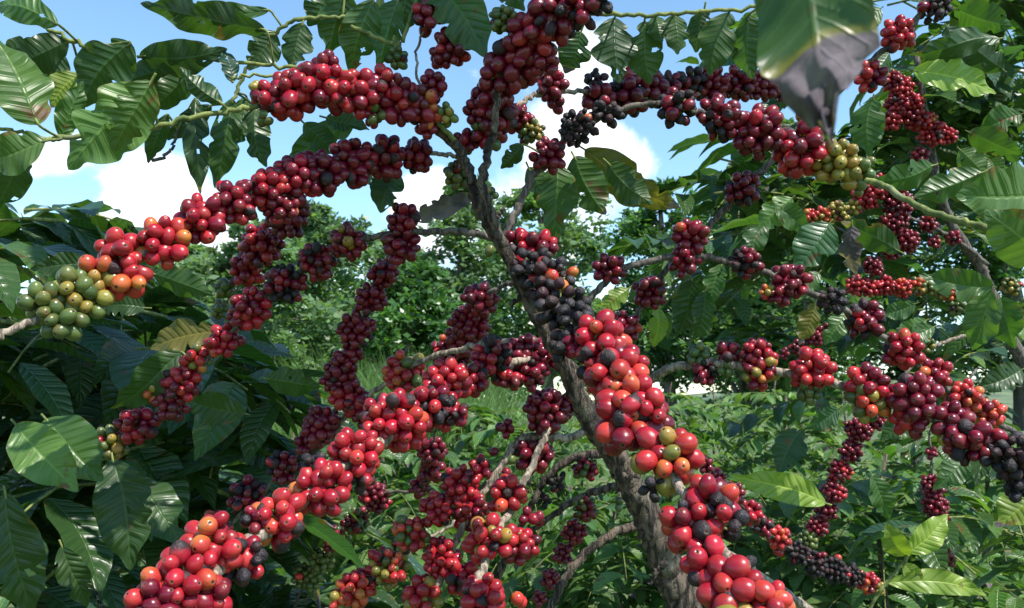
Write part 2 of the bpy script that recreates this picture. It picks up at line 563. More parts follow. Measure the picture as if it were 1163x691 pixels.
def side_branch(mb, wood, p0, direction, length, nleaf, leafL, tones, nu=6, nv=2, sag=0.35, vary=0.3):
    """a drooping side branch with opposite pairs of leaves, as coffee carries them"""
    d = unit(direction)
    pts = []
    for s in np.linspace(0, 1, 7):
        pts.append(p0 + d * length * s + np.array([0, 0, -sag * length * s * s]))
    pts = np.array(pts)
    tube(wood, pts, np.linspace(0.0034, 0.0014, 7) * (leafL / 0.15), 5)
    for i in range(nleaf):
        s = 0.15 + 0.85 * (i + 0.5) / nleaf
        k = min(5, int(s * 6)); fr = s * 6 - k
        p = pts[k] * (1 - fr) + pts[k + 1] * fr
        T = unit(pts[k + 1] - pts[k])
        side = unit(np.cross(T, [0, 0, 1]))
        for sg in (-1, 1):
            L = leafL * random.uniform(0.7, 1.15) * (1 - 0.3 * max(0, s - 0.7))
            dr = unit(side * sg * 0.9 + T * random.uniform(0.25, 0.7) + np.array([0, 0, random.uniform(-0.75, 0.12)]))
            n = unit(np.array([0, 0, 1.0]) + RNG.normal(0, 0.25, 3))
            add_leaf(mb, p + side * sg * 0.006, p + dr * L, L * random.uniform(0.34, 0.46), n, random.choice(tones), nu, nv,
                     random.uniform(0.05, 0.16), random.uniform(0.1, 0.4), 0.015, 0.012 if nu > 7 else 0, 2.0 if random.random() < 0.93 else 0.8, 0, vary)

def coffee_bush(name, label, loc, h, spread, tiers, per, nleaf, leafL, tones, group=None, lo=0.25, nu=6, nv=2, sag=0.35, mat=None, skip=None):
    loc = np.asarray(loc, float)
    root = thing(name, label, 'coffee bush', loc, group)
    lv, wd = MB(), MB()
    zs = np.linspace(0, h, 8)
    sp = np.column_stack([RNG.normal(0, 0.012, 8), RNG.normal(0, 0.012, 8), zs])
    tube(wd, sp, np.linspace(0.018, 0.006, 8), 7)
    wood = MB()
    a0 = random.random() * 6
    for k in range(tiers):
        s = lo + (1 - lo) * (k + random.random() * 0.5) / tiers
        for q in range(per):
            a = a0 + k * 1.4 + q * 2 * math.pi / per + random.uniform(-0.3, 0.3)
            L = spread * (1.0 - 0.62 * s ** 2.2) * random.uniform(0.75, 1.15)
            dr = np.array([math.cos(a), math.sin(a), 0.22 + 0.5 * max(0, s - 0.75)])
            p0 = np.array([0, 0, h * s])
            if skip is not None and skip(loc + p0 + unit(dr) * L): continue
            side_branch(lv, wood, p0, dr, L, nleaf, leafL, tones, nu, nv, sag)
    wd.build('stem', M_BARK, root)
    wood.build('branch', M_TWIG, root)
    lv.build('foliage', mat or M_BUSHLEAF, root)
    return root

def copy_tree(o, loc, rz, label=None, scale=1.0):
    c = o.copy(); COL.objects.link(c)
    c.location = loc; c.rotation_euler = (0, 0, rz); c.scale = (scale,) * 3
    if label: c['label'] = label
    for ch in o.children:
        d = ch.copy(); COL.objects.link(d); d.parent = c
    return c

# ================================================================== the coffee tree in front
trunk_foot = np.array([0.20, 0.98, 0.0])
root = thing('coffee_tree', 'old coffee tree with grey forked trunk and long branches crowded with red and black cherries', 'coffee tree', trunk_foot)
T = Tree(root, trunk_foot)
T.stem('trunk', [(484, 122), (501, 149), (519, 168), (530, 190), (539, 224), (552, 252), (572, 282), (590, 318), (606, 352), (622, 380), (640, 412), (656, 448), (672, 480),
                 (696, 515), (715, 548), (736, 590), (752, 630), (768, 668), (786, 720)], 20, 17, 11, 40, 'b',
       ([P(815, 800, .83), np.array([0.21, 0.95, 0.7]), np.array([0.20, 0.98, -0.03])], 0.034), 0.10, 8, 18, 0.12, 2.0)
T.stem('trunk', [(572, 280), (556, 240), (548, 210), (553, 176), (560, 150), (566, 110), (574, 60), (600, 20), (640, -20), (690, -60)], 19.5, 21, 12, 5, 'b', None, 0.07, 8, 10, 0.1)

# upper left, cherries to the green tip
T.branch([(515, 160), (495, 135), (470, 116), (430, 104), (385, 100), (340, 105), (300, 116), (278, 124), (225, 132), (165, 146), (120, 152), (60, 158)], 20, 23, 6, 6, 't', [
    (290, 98, 9, 15, 'Y'), (300, 136, 11, 15, 'G'), (306, 112, 24, 20, 'RD'), (328, 108, 31, 22, 'R'), (356, 100, 33, 22, 'RD'), (372, 74, 18, 19, 'D'),
    (384, 101, 31, 21, 'RRD'), (410, 108, 30, 20, 'RD'), (434, 100, 27, 19, 'RD'), (456, 118, 29, 19, 'RDD'), (480, 122, 26, 18, 'DDO'), (492, 96, 18, 16, 'D'),
    (425, 132, 16, 14, 'DG'), (508, 130, 15, 14, 'YG'), (485, 146, 14, 14, 'D')])
# long left branch with a green end
T.branch([(520, 178), (497, 175), (470, 178), (437, 181), (400, 186), (365, 196), (330, 202), (300, 212), (262, 231), (226, 249), (188, 276), (130, 312), (85, 342), (31, 367), (-20, 390)], 18, 26, 5, 9, 'w', [
    (472, 177, 22, 16, 'D'), (438, 180, 28, 17, 'D'), (400, 186, 31, 18, 'D'), (366, 196, 29, 18, 'D'), (334, 203, 31, 17, 'DDR'), (302, 214, 28, 17, 'DR'),
    (264, 231, 29, 19, 'RD'), (227, 250, 33, 21, 'RD'), (188, 278, 33, 22, 'RRRO'), (138, 288, 30, 24, 'R'), (142, 314, 28, 24, 'RO'), (110, 312, 26, 24, 'OYO'),
    (80, 328, 28, 24, 'YG'), (48, 345, 25, 23, 'G'), (72, 364, 26, 22, 'G'), (104, 340, 24, 23, 'GY'), (318, 236, 22, 16, 'D')])
# hanging tail below it
T.branch([(366, 198), (345, 225), (326, 247), (299, 280), (280, 308), (268, 332), (250, 352)], 17, 15, 3, 2, 'w', [
    (328, 246, 27, 15, 'D'), (297, 279, 27, 15, 'DR'), (279, 308, 22, 15, 'RD'), (256, 328, 13, 12, 'G'), (249, 352, 12, 12, 'G')])
# long branch dropping from the fork to the lower left
T.branch([(574, 278), (558, 270), (535, 265), (498, 263), (449, 266), (411, 273), (378, 286), (347, 305), (302, 338), (257, 383), (215, 434), (175, 470), (120, 505)], 18, 17, 9, 4, 'k', [
    (458, 252, 23, 15, 'D'), (455, 280, 23, 15, 'D'), (395, 275, 23, 15, 'DDDY'), (361, 296, 25, 14, 'DDB'), (324, 324, 26, 14, 'DB'), (283, 351, 27, 15, 'DR'),
    (255, 386, 23, 15, 'RD'), (222, 408, 18, 15, 'ROG'), (207, 437, 24, 15, 'RD'), (173, 446, 12, 14, 'OY'), (194, 461, 21, 15, 'D'), (156, 482, 25, 16, 'RD'), (127, 503, 22, 14, 'GYGR')])
# hanging string at left of centre
T.branch([(452, 266), (440, 300), (425, 335), (408, 375), (396, 420), (385, 455), (365, 488), (337, 517), (302, 555), (260, 597), (215, 640), (170, 700)], 16, 15, 3, 4, 'k', [
    (436, 309, 21, 13, 'D'), (421, 340, 20, 13, 'D'), (405, 374, 23, 13, 'D'), (396, 404, 18, 13, 'D'), (386, 428, 23, 13, 'D'), (396, 452, 24, 14, 'DR'), (365, 484, 25, 14, 'D'),
    (350, 503, 16, 13, 'D'), (324, 531, 22, 13, 'DB'), (281, 564, 24, 14, 'DB'), (244, 598, 20, 13, 'RDO'), (222, 622, 16, 14, 'D')])
# short dark stub
T.branch([(590, 318), (568, 327), (547, 340), (533, 366), (524, 392), (512, 420)], 16, 14, 6, 3, 'k', [
    (545, 341, 22, 14, 'D'), (533, 369, 25, 13, 'D'), (528, 385, 24, 14, 'D'), (505, 398, 18, 12, 'D'), (515, 412, 22, 13, 'D')])
T.branch([(634, 392), (610, 388), (585, 388), (553, 391), (519, 397), (470, 414), (432, 441), (405, 458), (372, 500), (330, 540)], 17, 15, 7, 6, 'w', [
    (461, 424, 27, 15, 'RROYG'), (600, 404, 28, 15, 'D'), (625, 400, 22, 14, 'D'), (415, 466, 22, 14, 'RD')])
# bright branch running out to the lower left
T.branch([(650, 418), (623, 408), (585, 411), (543, 428), (505, 462), (466, 482), (432, 503), (387, 533), (347, 566), (299, 604), (236, 656), (180, 702), (120, 760)], 16, 30, 7, 17, 'w', [
    (600, 424, 23, 15, 'D'), (558, 408, 29, 15, 'BBRD'), (575, 430, 18, 15, 'RD'), (535, 432, 22, 16, 'RD'), (508, 434, 30, 18, 'R'), (488, 462, 29, 18, 'DBR'), (512, 470, 22, 17, 'DBR'), (446, 479, 40, 21, 'R'), (470, 492, 22, 19, 'RD'),
    (402, 516, 33, 21, 'R'), (410, 545, 18, 18, 'B'), (365, 556, 36, 23, 'RRR'), (357, 530, 20, 18, 'B'), (318, 590, 36, 25, 'RROHR'), (290, 590, 20, 19, 'DB'),
    (243, 618, 38, 26, 'RRO'), (275, 636, 32, 24, 'BBR'), (206, 664, 46, 28, 'RRORR'), (172, 690, 35, 27, 'RD'), (240, 686, 29, 25, 'DR')])
# the near branch hanging out towards the camera
T.branch([(582, 262), (604, 296), (626, 332), (650, 372), (690, 425), (735, 495), (774, 555), (818, 620), (850, 700), (880, 780)], 18, 32, 6, 14, 'w', [
    (596, 284, 30, 18, 'RRD'), (620, 278, 15, 18, 'RD'), (606, 304, 31, 19, 'BBBBBR'), (627, 322, 33, 19, 'BBBBBBBO'), (640, 348, 37, 20, 'B'), (652, 374, 30, 21, 'B'), (640, 396, 22, 20, 'BD'), (684, 388, 36, 24, 'RRORR'),
    (676, 414, 26, 22, 'RB'), (702, 425, 40, 26, 'RRORHDR'), (716, 458, 40, 27, 'RO'), (738, 470, 31, 27, 'RD'), (714, 482, 40, 29, 'RODH'), (757, 520, 41, 30, 'ROY'), (742, 553, 19, 22, 'B'), (808, 570, 35, 28, 'RDOR'),
    (784, 596, 36, 28, 'RDB'), (824, 592, 29, 27, 'BR'), (806, 640, 33, 29, 'RH'), (828, 668, 40, 31, 'R'), (872, 690, 33, 29, 'RO'), (852, 638, 13, 23, 'B'), (840, 700, 33, 30, 'RY')])
# wooden branches on the right
T.branch([(570, 272), (588, 237), (602, 205), (620, 184), (637, 163), (660, 145), (700, 125), (750, 118), (800, 130), (850, 150), (905, 168), (960, 192), (1000, 214)], 18, 18, 10, 4, 'k', [
    (658, 146, 26, 13, 'B'), (623, 177, 22, 14, 'D'), (690, 128, 20, 14, 'B'), (768, 122, 25, 17, 'BD'), (815, 135, 29, 18, 'DDB'), (860, 150, 33, 20, 'D'), (906, 170, 33, 21, 'RRD'), (915, 150, 12, 20, 'Y'),
    (950, 186, 30, 18, 'Y'), (970, 195, 24, 18, 'YG'), (976, 213, 11, 18, 'G')])
T.branch([(557, 150), (574, 128), (592, 118), (609, 108), (640, 104), (692, 106), (755, 115), (810, 103), (850, 98), (900, 102)], 17, 14, 7, 4, 'w', [
    (625, 98, 21, 15, 'D'), (632, 120, 10, 14, 'D'), (676, 95, 18, 13, 'B'), (681, 113, 22, 17, 'DB'), (715, 107, 29, 18, 'DDB'), (745, 103, 22, 17, 'D'), (765, 100, 21, 15, 'DB'), (785, 96, 22, 14, 'BD'),
    (808, 97, 23, 13, 'D'), (838, 97, 23, 13, 'D'), (863, 97, 22, 13, 'D'), (886, 100, 18, 12, 'D'), (588, 135, 19, 13, 'DD'), (603, 150, 17, 10, 'YG')])
# crown string in the middle top
T.branch([(556, 170), (552, 150), (560, 125), (568, 100), (580, 75), (598, 48), (622, 20), (655, 2), (700, -14)], 19, 22, 6, 5, 'k', [
    (556, 148, 24, 16, 'DDG'), (548, 126, 22, 14, 'D'), (562, 128, 27, 20, 'D'), (562, 104, 28, 20, 'D'), (572, 84, 30, 21, 'D'), (590, 64, 33, 22, 'D'), (608, 40, 34, 22, 'DR'), (632, 18, 34, 22, 'DDB'),
    (660, 8, 28, 21, 'DB'), (682, 0, 20, 20, 'B'), (618, 68, 22, 18, 'D'), (571, 22, 18, 12, 'G'), (530, 160, 16, 14, 'DDG'), (604, 84, 14, 17, 'D')])
T.branch([(484, 120), (472, 72), (481, 38), (502, 8), (512, -20)], 19, 19, 3, 3, 'w', [
    (486, 20, 21, 18, 'DRD'), (514, 52, 24, 15, 'DDR'), (500, 66, 14, 14, 'D'), (450, 67, 15, 13, 'G'), (538, 34, 10, 13, 'D'), (543, 42, 8, 12, 'Y')])
T.branch([(535, 206), (530, 200), (522, 197)], 18, 18, 2, 2, 'k', [(519, 199, 17, 13, 'G'), (552, 222, 14, 12, 'G'), (556, 285, 8, 14, 'G'), (541, 243, 8, 12, 'G')])
# right middle branches
T.branch([(655, 352), (668, 341), (690, 318), (713, 303), (765, 292), (798, 292), (832, 299), (878, 313), (912, 329), (968, 358), (1006, 386), (1041, 414), (1082, 445), (1130, 478), (1180, 505)], 16, 16, 8, 7, 'k', [
    (692, 306, 20, 14, 'D'), (784, 268, 23, 15, 'DD'), (778, 298, 20, 15, 'D'), (846, 298, 21, 14, 'DDB'), (898, 320, 25, 15, 'D'), (886, 334, 16, 12, 'D'), (945, 341, 19, 14, 'B'), (984, 364, 25, 16, 'BDDR'),
    (1025, 397, 25, 16, 'R'), (1062, 426, 21, 14, 'ROD'), (1096, 452, 24, 14, 'RO'), (1124, 472, 20, 14, 'O'), (1050, 440, 18, 14, 'RD'), (871, 331, 10, 10, 'OY')])
T.branch([(722, 362), (738, 330), (763, 299), (801, 261), (831, 230), (857, 201), (881, 180), (925, 130), (985, 73), (1027, 38), (1058, 0), (1080, -30)], 15, 17, 7, 7, 'k', [
    (738, 331, 22, 14, 'D'), (710, 371, 20, 14, 'D'), (843, 215, 22, 14, 'DDB'), (1020, 40, 22, 15, 'R'), (1062, 10, 21, 15, 'B'), (988, 88, 20, 15, 'RD'), (919, 130, 18, 14, 'O')])
T.branch([(690, 448), (715, 440), (740, 430), (763, 418), (800, 412), (839, 415), (895, 424), (943, 435), (971, 442), (1013, 456), (1062, 477), (1117, 500), (1180, 530)], 16, 20, 10, 10, 'w', [
    (792, 402, 15, 13, 'G'), (800, 422, 18, 13, 'DDB'), (826, 400, 15, 15, 'D'), (824, 420, 10, 13, 'G'), (862, 404, 22, 14, 'RD'), (864, 424, 24, 14, 'RDYO'), (921, 420, 28, 18, 'R'), (919, 446, 15, 14, 'G'),
    (986, 436, 26, 18, 'RD'), (986, 456, 26, 18, 'GYO'), (1040, 452, 32, 20, 'D'), (1034, 478, 22, 19, 'RD'), (1082, 480, 24, 19, 'D'), (1100, 500, 30, 20, 'DDB'), (1072, 500, 10, 18, 'Y'), (1148, 522, 36, 19, 'B'), (1156, 556, 18, 18, 'B')])
# low branches on the left side of the trunk
T.branch([(672, 486), (650, 497), (628, 497), (600, 497), (585, 505), (565, 535), (547, 562), (530, 590), (519, 614), (495, 668), (480, 700), (455, 760)], 16, 18, 9, 9, 'w', [
    (620, 466, 29, 15, 'D'), (640, 462, 18, 13, 'D'), (606, 515, 25, 16, 'D'), (575, 486, 13, 13, 'D'), (561, 513, 7, 14, 'D'), (580, 522, 7, 14, 'G'), (575, 536, 7, 14, 'D'), (546, 533, 16, 14, 'RD'), (525, 549, 25, 14, 'R'),
    (534, 580, 25, 15, 'RD'), (496, 578, 23, 14, 'R'), (500, 632, 25, 15, 'R'), (466, 607, 24, 14, 'ROGR'), (524, 655, 23, 18, 'R'), (480, 677, 24, 17, 'RRY'), (555, 600, 14, 15, 'RD')])
T.branch([(660, 470), (640, 472), (625, 486), (610, 515), (592, 556), (574, 590), (560, 620), (547, 648), (526, 692), (505, 740)], 16, 20, 6, 11, 'w', [
    (575, 562, 25, 19, 'RRORR'), (600, 588, 13, 16, 'D'), (555, 614, 31, 20, 'RRY'), (590, 618, 25, 18, 'DR'), (548, 680, 29, 19, 'R'), (590, 682, 11, 18, 'O'), (612, 590, 10, 15, 'D')])
T.branch([(705, 522), (690, 516), (668, 517), (637, 527), (616, 552), (600, 582), (580, 625), (565, 660), (556, 700)], 15.5, 15, 12, 5, 'b', [
    (633, 548, 14, 12, 'B'), (665, 532, 16, 11, 'DG'), (618, 568, 10, 12, 'B')])
T.branch([(712, 556), (699, 553), (680, 557), (658, 566), (630, 584), (602, 604), (570, 640), (540, 690)], 15.5, 15, 10, 5, 'b', [
    (665, 578, 16, 10, 'GD'), (651, 604, 16, 10, 'D'), (640, 630, 14, 10, 'D'), (624, 658, 13, 10, 'D'), (612, 680, 10, 10, 'D'), (703, 573, 7, 12, 'G')])
T.branch([(748, 604), (741, 602), (713, 600), (679, 618), (647, 649), (630, 680), (612, 720), (600, 760)], 16.5, 17, 11, 9, 'b', [])
# shaded strings low at the left
T.branch([(500, 470), (492, 500), (486, 530), (478, 556), (440, 560), (424, 575), (400, 597), (382, 614), (350, 656), (330, 700)], 13, 10, 3, 3, 'k', [
    (491, 512, 19, 12, 'D'), (490, 535, 17, 12, 'D'), (478, 553, 14, 12, 'D'), (427, 566, 20, 10, 'D'), (405, 592, 18, 10, 'DG'), (383, 613, 18, 10, 'DG'), (366, 636, 16, 10, 'G'), (349, 657, 18, 10, 'G')])
T.branch([(520, 590), (490, 610), (466, 612), (440, 645), (400, 672), (360, 700)], 15, 16, 4, 5, 'w', [
    (439, 644, 27, 14, 'GYRO'), (405, 668, 24, 14, 'RO'), (385, 684, 16, 14, 'OY'), (455, 622, 12, 13, 'GD')])
# right lower string with a dried stretch
T.branch([(770, 505), (794, 522), (815, 543), (832, 560), (850, 584), (885, 615), (937, 645), (1003, 672)], 12.5, 10, 4, 2, 'k', [
    (800, 528, 12, 10, 'D'), (813, 545, 14, 11, 'D'), (832, 561, 15, 11, 'D'), (850, 582, 16, 11, 'DR'), (866, 599, 14, 11, 'DB'), (885, 611, 15, 11, 'RO'), (884, 628, 7, 11, 'R'), (906, 629, 16, 9, 'B'), (926, 640, 18, 9, 'B'),
    (948, 648, 18, 9, 'B'), (968, 654, 15, 9, 'B'), (985, 661, 14, 9, 'RRO'), (996, 668, 9, 9, 'Y')])
T.branch([(772, 640), (800, 625), (832, 632), (867, 656), (916, 690), (960, 730)], 17, 17, 12, 9, 'w', [])
T.finish_clusters(118, 100)

# broken stubs on the old wood
for a in [[(552, 250), (566, 246), (572, 236)], [(598, 335), (586, 340), (580, 350)], [(708, 540), (724, 540), (734, 530)], [(757, 640), (744, 650), (738, 664)], [(530, 186), (520, 184), (514, 190)]]:
    T.stem('stub', a, 19, 19, 7, 4, 'b', None, .1)
# green twigs of the top left
T.stem('twig', [(420, 100), (395, 82), (347, 78), (300, 74), (240, 68), (156, 65)], 20, 21, 5, 4, 't')
T.stem('twig', [(380, 92), (330, 86), (278, 87), (262, 90)], 20, 21, 4, 3, 't')
T.stem('twig', [(262, 120), (275, 90), (290, 62), (314, 36), (344, 22), (385, 22), (415, 38), (445, 50)], 20, 20, 4, 5, 't')
T.stem('twig', [(452, 62), (446, 44), (436, 15), (420, -30)], 19, 19, 10, 8, 't')
T.stem('twig', [(456, 48), (470, 8), (476, -30)], 19, 19, 5, 4, 't')
T.stem('twig', [(655, 16), (720, 17), (779, 15), (850, 9), (900, 2)], 20, 20, 5, 4, 't')
T.stem('twig', [(70, 158), (50, 158), (20, 150), (-20, 145)], 23, 23, 5, 4, 't')
T.stem('twig', [(100, 55), (70, 40), (30, 20), (-20, -5)], 22, 22, 5, 4, 't')
T.stem('twig', [(985, 206), (1000, 210), (1045, 235), (1090, 252), (1127, 262), (1180, 290)], 20, 24, 7, 9, 't')
T.stem('twig', [(172, 184), (188, 176), (198, 160), (203, 146)], 20, 20, 4, 3, 'k')
L = T.leaf
# top left
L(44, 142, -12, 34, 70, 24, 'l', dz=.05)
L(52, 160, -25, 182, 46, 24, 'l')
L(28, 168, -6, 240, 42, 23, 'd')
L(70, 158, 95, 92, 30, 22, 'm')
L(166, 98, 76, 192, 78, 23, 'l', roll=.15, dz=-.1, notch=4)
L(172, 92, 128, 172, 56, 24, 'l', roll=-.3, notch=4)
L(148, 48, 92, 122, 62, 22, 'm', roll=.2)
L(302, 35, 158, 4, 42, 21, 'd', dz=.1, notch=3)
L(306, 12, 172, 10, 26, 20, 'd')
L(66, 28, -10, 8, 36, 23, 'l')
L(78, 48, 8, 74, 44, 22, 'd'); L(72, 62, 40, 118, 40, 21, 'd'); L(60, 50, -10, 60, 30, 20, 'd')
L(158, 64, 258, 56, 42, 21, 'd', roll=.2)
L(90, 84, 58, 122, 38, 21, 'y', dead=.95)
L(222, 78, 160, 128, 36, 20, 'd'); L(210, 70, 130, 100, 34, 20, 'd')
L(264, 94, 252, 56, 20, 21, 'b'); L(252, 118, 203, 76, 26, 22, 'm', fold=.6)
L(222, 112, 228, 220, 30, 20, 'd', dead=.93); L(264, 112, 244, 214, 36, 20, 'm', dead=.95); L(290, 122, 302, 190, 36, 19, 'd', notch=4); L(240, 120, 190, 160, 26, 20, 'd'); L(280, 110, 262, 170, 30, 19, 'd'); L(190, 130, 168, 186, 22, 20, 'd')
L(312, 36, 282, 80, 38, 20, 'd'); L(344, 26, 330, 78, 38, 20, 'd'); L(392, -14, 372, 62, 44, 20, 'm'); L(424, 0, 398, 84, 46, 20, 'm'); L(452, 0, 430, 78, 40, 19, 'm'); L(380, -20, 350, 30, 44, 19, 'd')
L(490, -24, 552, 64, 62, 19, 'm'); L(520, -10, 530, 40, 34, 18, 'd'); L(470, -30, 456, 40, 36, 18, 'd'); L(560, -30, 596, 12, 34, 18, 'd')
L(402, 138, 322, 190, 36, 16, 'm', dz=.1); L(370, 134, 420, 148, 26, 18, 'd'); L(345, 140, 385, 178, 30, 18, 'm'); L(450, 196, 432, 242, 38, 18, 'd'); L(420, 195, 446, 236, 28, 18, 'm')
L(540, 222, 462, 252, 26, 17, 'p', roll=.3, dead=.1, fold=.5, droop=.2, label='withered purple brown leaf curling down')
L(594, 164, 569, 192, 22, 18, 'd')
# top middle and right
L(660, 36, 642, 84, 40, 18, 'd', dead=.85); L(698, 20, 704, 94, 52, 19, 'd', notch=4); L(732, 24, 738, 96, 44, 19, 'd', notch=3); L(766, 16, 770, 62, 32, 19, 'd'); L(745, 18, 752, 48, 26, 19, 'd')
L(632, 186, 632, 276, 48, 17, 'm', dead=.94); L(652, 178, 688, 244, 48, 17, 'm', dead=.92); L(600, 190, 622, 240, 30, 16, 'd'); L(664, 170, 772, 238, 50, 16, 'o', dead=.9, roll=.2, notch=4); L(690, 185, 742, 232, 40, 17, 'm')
L(828, 14, 806, 86, 44, 19, 'd'); L(850, 18, 854, 90, 44, 19, 'd', notch=3); L(800, 10, 790, 60, 30, 18, 'd')
L(893, -200, 940, 156, 120, 62, 'm', roll=0.1, dz=-.45, dead=.735, fold=.12, droop=.02, notch=0, blunt=True, label='large near leaf with a withered grey tip')
L(1136, 44, 1032, 64, 32, 14, 'm'); L(1036, 80, 1132, 106, 38, 14, 'y', dead=.95); L(992, 112, 988, 178, 38, 13, 'm'); L(1060, 188, 992, 206, 34, 15, 'm'); L(1116, 196, 1038, 224, 40, 16, 'm')
L(1190, 222, 1086, 222, 76, 24, 'l', roll=.25); L(1200, 300, 1118, 240, 62, 25, 'l', roll=-.2)
L(942, 254, 902, 308, 48, 15, 'b', roll=.2); L(1022, 286, 955, 252, 34, 14, 'm', dead=.9); L(968, 256, 972, 314, 26, 14, 'p', dead=.05, label='withered dark brown leaf hanging down')
L(802, 330, 784, 390, 32, 15, 'm', dead=.93); L(786, 318, 768, 386, 36, 15, 'd'); L(746, 348, 742, 396, 22, 14, 'y', dead=.93); L(714, 328, 682, 358, 24, 13, 'y'); L(820, 300, 806, 350, 26, 14, 'm')
L(960, 356, 936, 392, 26, 14, 'l'); L(926, 344, 908, 392, 24, 13, 'o', dead=.85)
# right and lower right
L(910, 488, 884, 540, 36, 15, 'b'); L(952, 464, 916, 486, 26, 15, 'b'); L(938, 572, 830, 541, 34, 17, 'y', roll=.1, dz=-.1, notch=0, droop=.1)
L(1180, 556, 1130, 598, 42, 18, 'y', dead=.9)
# lower left
L(18, 482, 88, 558, 56, 21, 'l', roll=.15, dz=-.2, notch=0); L(52, 476, 116, 546, 62, 20, 'm', roll=-.15, notch=0)
L(128, 522, 148, 648, 62, 19, 'd', roll=.1, notch=1); L(152, 542, 210, 622, 46, 17, 'd'); L(6, 560, 36, 700, 62, 21, 'd', roll=.2)
L(278, 470, 208, 452, 40, 16, 'm'); L(302, 430, 364, 440, 34, 15, 'm'); L(244, 376, 170, 396, 38, 16, 'o'); L(206, 400, 126, 466, 46, 17, 'd'); L(172, 310, 242, 336, 32, 16, 'm'); L(104, 300, 34, 306, 28, 18, 'd'); L(165, 350, 110, 348, 30, 17, 'd'); L(70, 620, 100, 690, 34, 18, 'd')
# bright young shoot
sh = P(1010, 640, 1.2); sf = np.array([sh[0] + .02, sh[1] + .05, 0.0])
rs = thing('coffee_shoot', 'bright yellow-green young coffee shoot with four smooth leaves low beside the red strings', 'shoot', sf)
Y = Tree(rs, sf)
Y.stem('stem', [(1032, 622), (1026, 640), (1008, 660), (990, 690), (985, 740)], 12, 12, 4, 4, 't', ([sf + np.array([0, 0, .5]), sf], .004), 0.02)
for a in [(1031, 632, 1006, 594, 28), (1031, 628, 1076, 584, 30), (1008, 662, 1122, 676, 28), (1026, 640, 1048, 662, 20)]:
    Y.leaf(*a, 12, 'y', notch=0)

# unseen leaves above the picture, added to shade the upper strings and left bush
SUN = unit(np.array([0.42, -0.38, 0.86]))
def in_frame(q):
    v = q - CAM
    z = v @ FWD
    return z > 0 and abs(v @ RIGHT / z * F) < PW / 2 + 60 and -(v @ UP) / z * F > -PH / 2 - 60
sunny = [P(x, y, BERRY / dd) for x, y, dd in [(690, 420, 26), (650, 360, 21), (740, 500, 29), (800, 600, 30), (850, 680, 30), (606, 310, 19), (130, 300, 24), (190, 275, 22), (230, 250, 20), (60, 345, 24), (270, 230, 19), (440, 480, 20), (370, 550, 23),
         (300, 600, 25), (210, 660, 28), (500, 440, 18), (525, 560, 16), (500, 630, 17), (560, 610, 19), (550, 680, 19), (465, 600, 15), (575, 560, 18), (620, 480, 16), (345, 105, 21), (310, 112, 22), (920, 425, 17), (1040, 455, 19), (860, 415, 15), (1030, 395, 16),
         (905, 168, 18), (960, 190, 18), (1020, 40, 16), (130, 150, 23), (60, 530, 21)]]
shady = [(x, y, BERRY / dd) for x, y, dd in [(390, 105, 20), (440, 110, 19), (480, 120, 18), (600, 50, 21), (570, 90, 20), (640, 15, 21), (560, 150, 19), (400, 188, 19), (450, 180, 18), (340, 205, 19), (715, 108, 16), (765, 110, 16), (820, 130, 17), (860, 150, 18),
         (690, 110, 16), (658, 146, 18), (840, 97, 15), (620, 175, 18), (455, 265, 16), (395, 275, 17), (785, 280, 16), (160, 440, 20), (160, 600, 19), (420, 360, 15)]]
shade_leaves = MB(); made = 0
while made < 900:
    if made % 3 == 0:
        x, y, z = random.choice(shady)
        q = P(x, y, z) + RNG.normal(0, .03, 3) + SUN * random.uniform(.35, 1.1)
    else:
        q = P(random.uniform(-40, 330), random.uniform(400, 700), random.uniform(1.0, 1.7)) + SUN * random.uniform(.9, 1.9)
    dr = unit(np.array([random.uniform(-1, 1), random.uniform(-1, 1), -.4])) * random.uniform(.10, .15)
    e = q + dr * .5; made += 1
    if in_frame(q - dr * .6) or in_frame(e): continue
    if any((q - s) @ SUN > 0 and np.linalg.norm((q - s) - SUN * ((q - s) @ SUN)) < .075 for s in sunny): continue
    add_leaf(shade_leaves, q - dr * .5, e, random.uniform(.045, .065), RNG.normal(0, .35, 3) + np.array([0, 0, 1]), 'm', 8, 2, .1, .25)
shade_leaves.build('crown', M_BUSHLEAF, root, trunk_foot)  # added leaf mass, set along sun rays out of frame for its shade

# ================================================================== the coffee tree behind on the right
foot = np.array([1.46, 2.0, 0.0])
r2 = thing('coffee_tree', 'coffee tree with thin pale trunk and strings of small red cherries among glossy leaves', 'coffee tree', foot)
T2 = Tree(r2, foot)
T2.stem('trunk', [(1040, 60), (1058, 170), (1066, 215), (1085, 262), (1112, 300), (1122, 325), (1155, 400), (1215, 490)], 8, 7.6, 7, 15, 'k', ([np.array([1.42, 1.95, .7]), foot], .018), 0.06, 8, 10)
T2.branch([(1058, 172), (1030, 130), (1018, 105), (1005, 80)], 8, 8, 3, 2, 'k', [(1013, 92, 13, 8, 'RD'), (1024, 100, 14, 8, 'R'), (1020, 118, 17, 8, 'RD'), (1036, 118, 14, 8, 'R'), (1040, 134, 18, 8, 'RD'), (1052, 140, 14, 8, 'RO'),
    (1058, 152, 17, 8, 'R'), (1075, 155, 12, 8, 'R'), (1012, 138, 13, 8, 'R'), (1045, 177, 11, 8, 'D')])
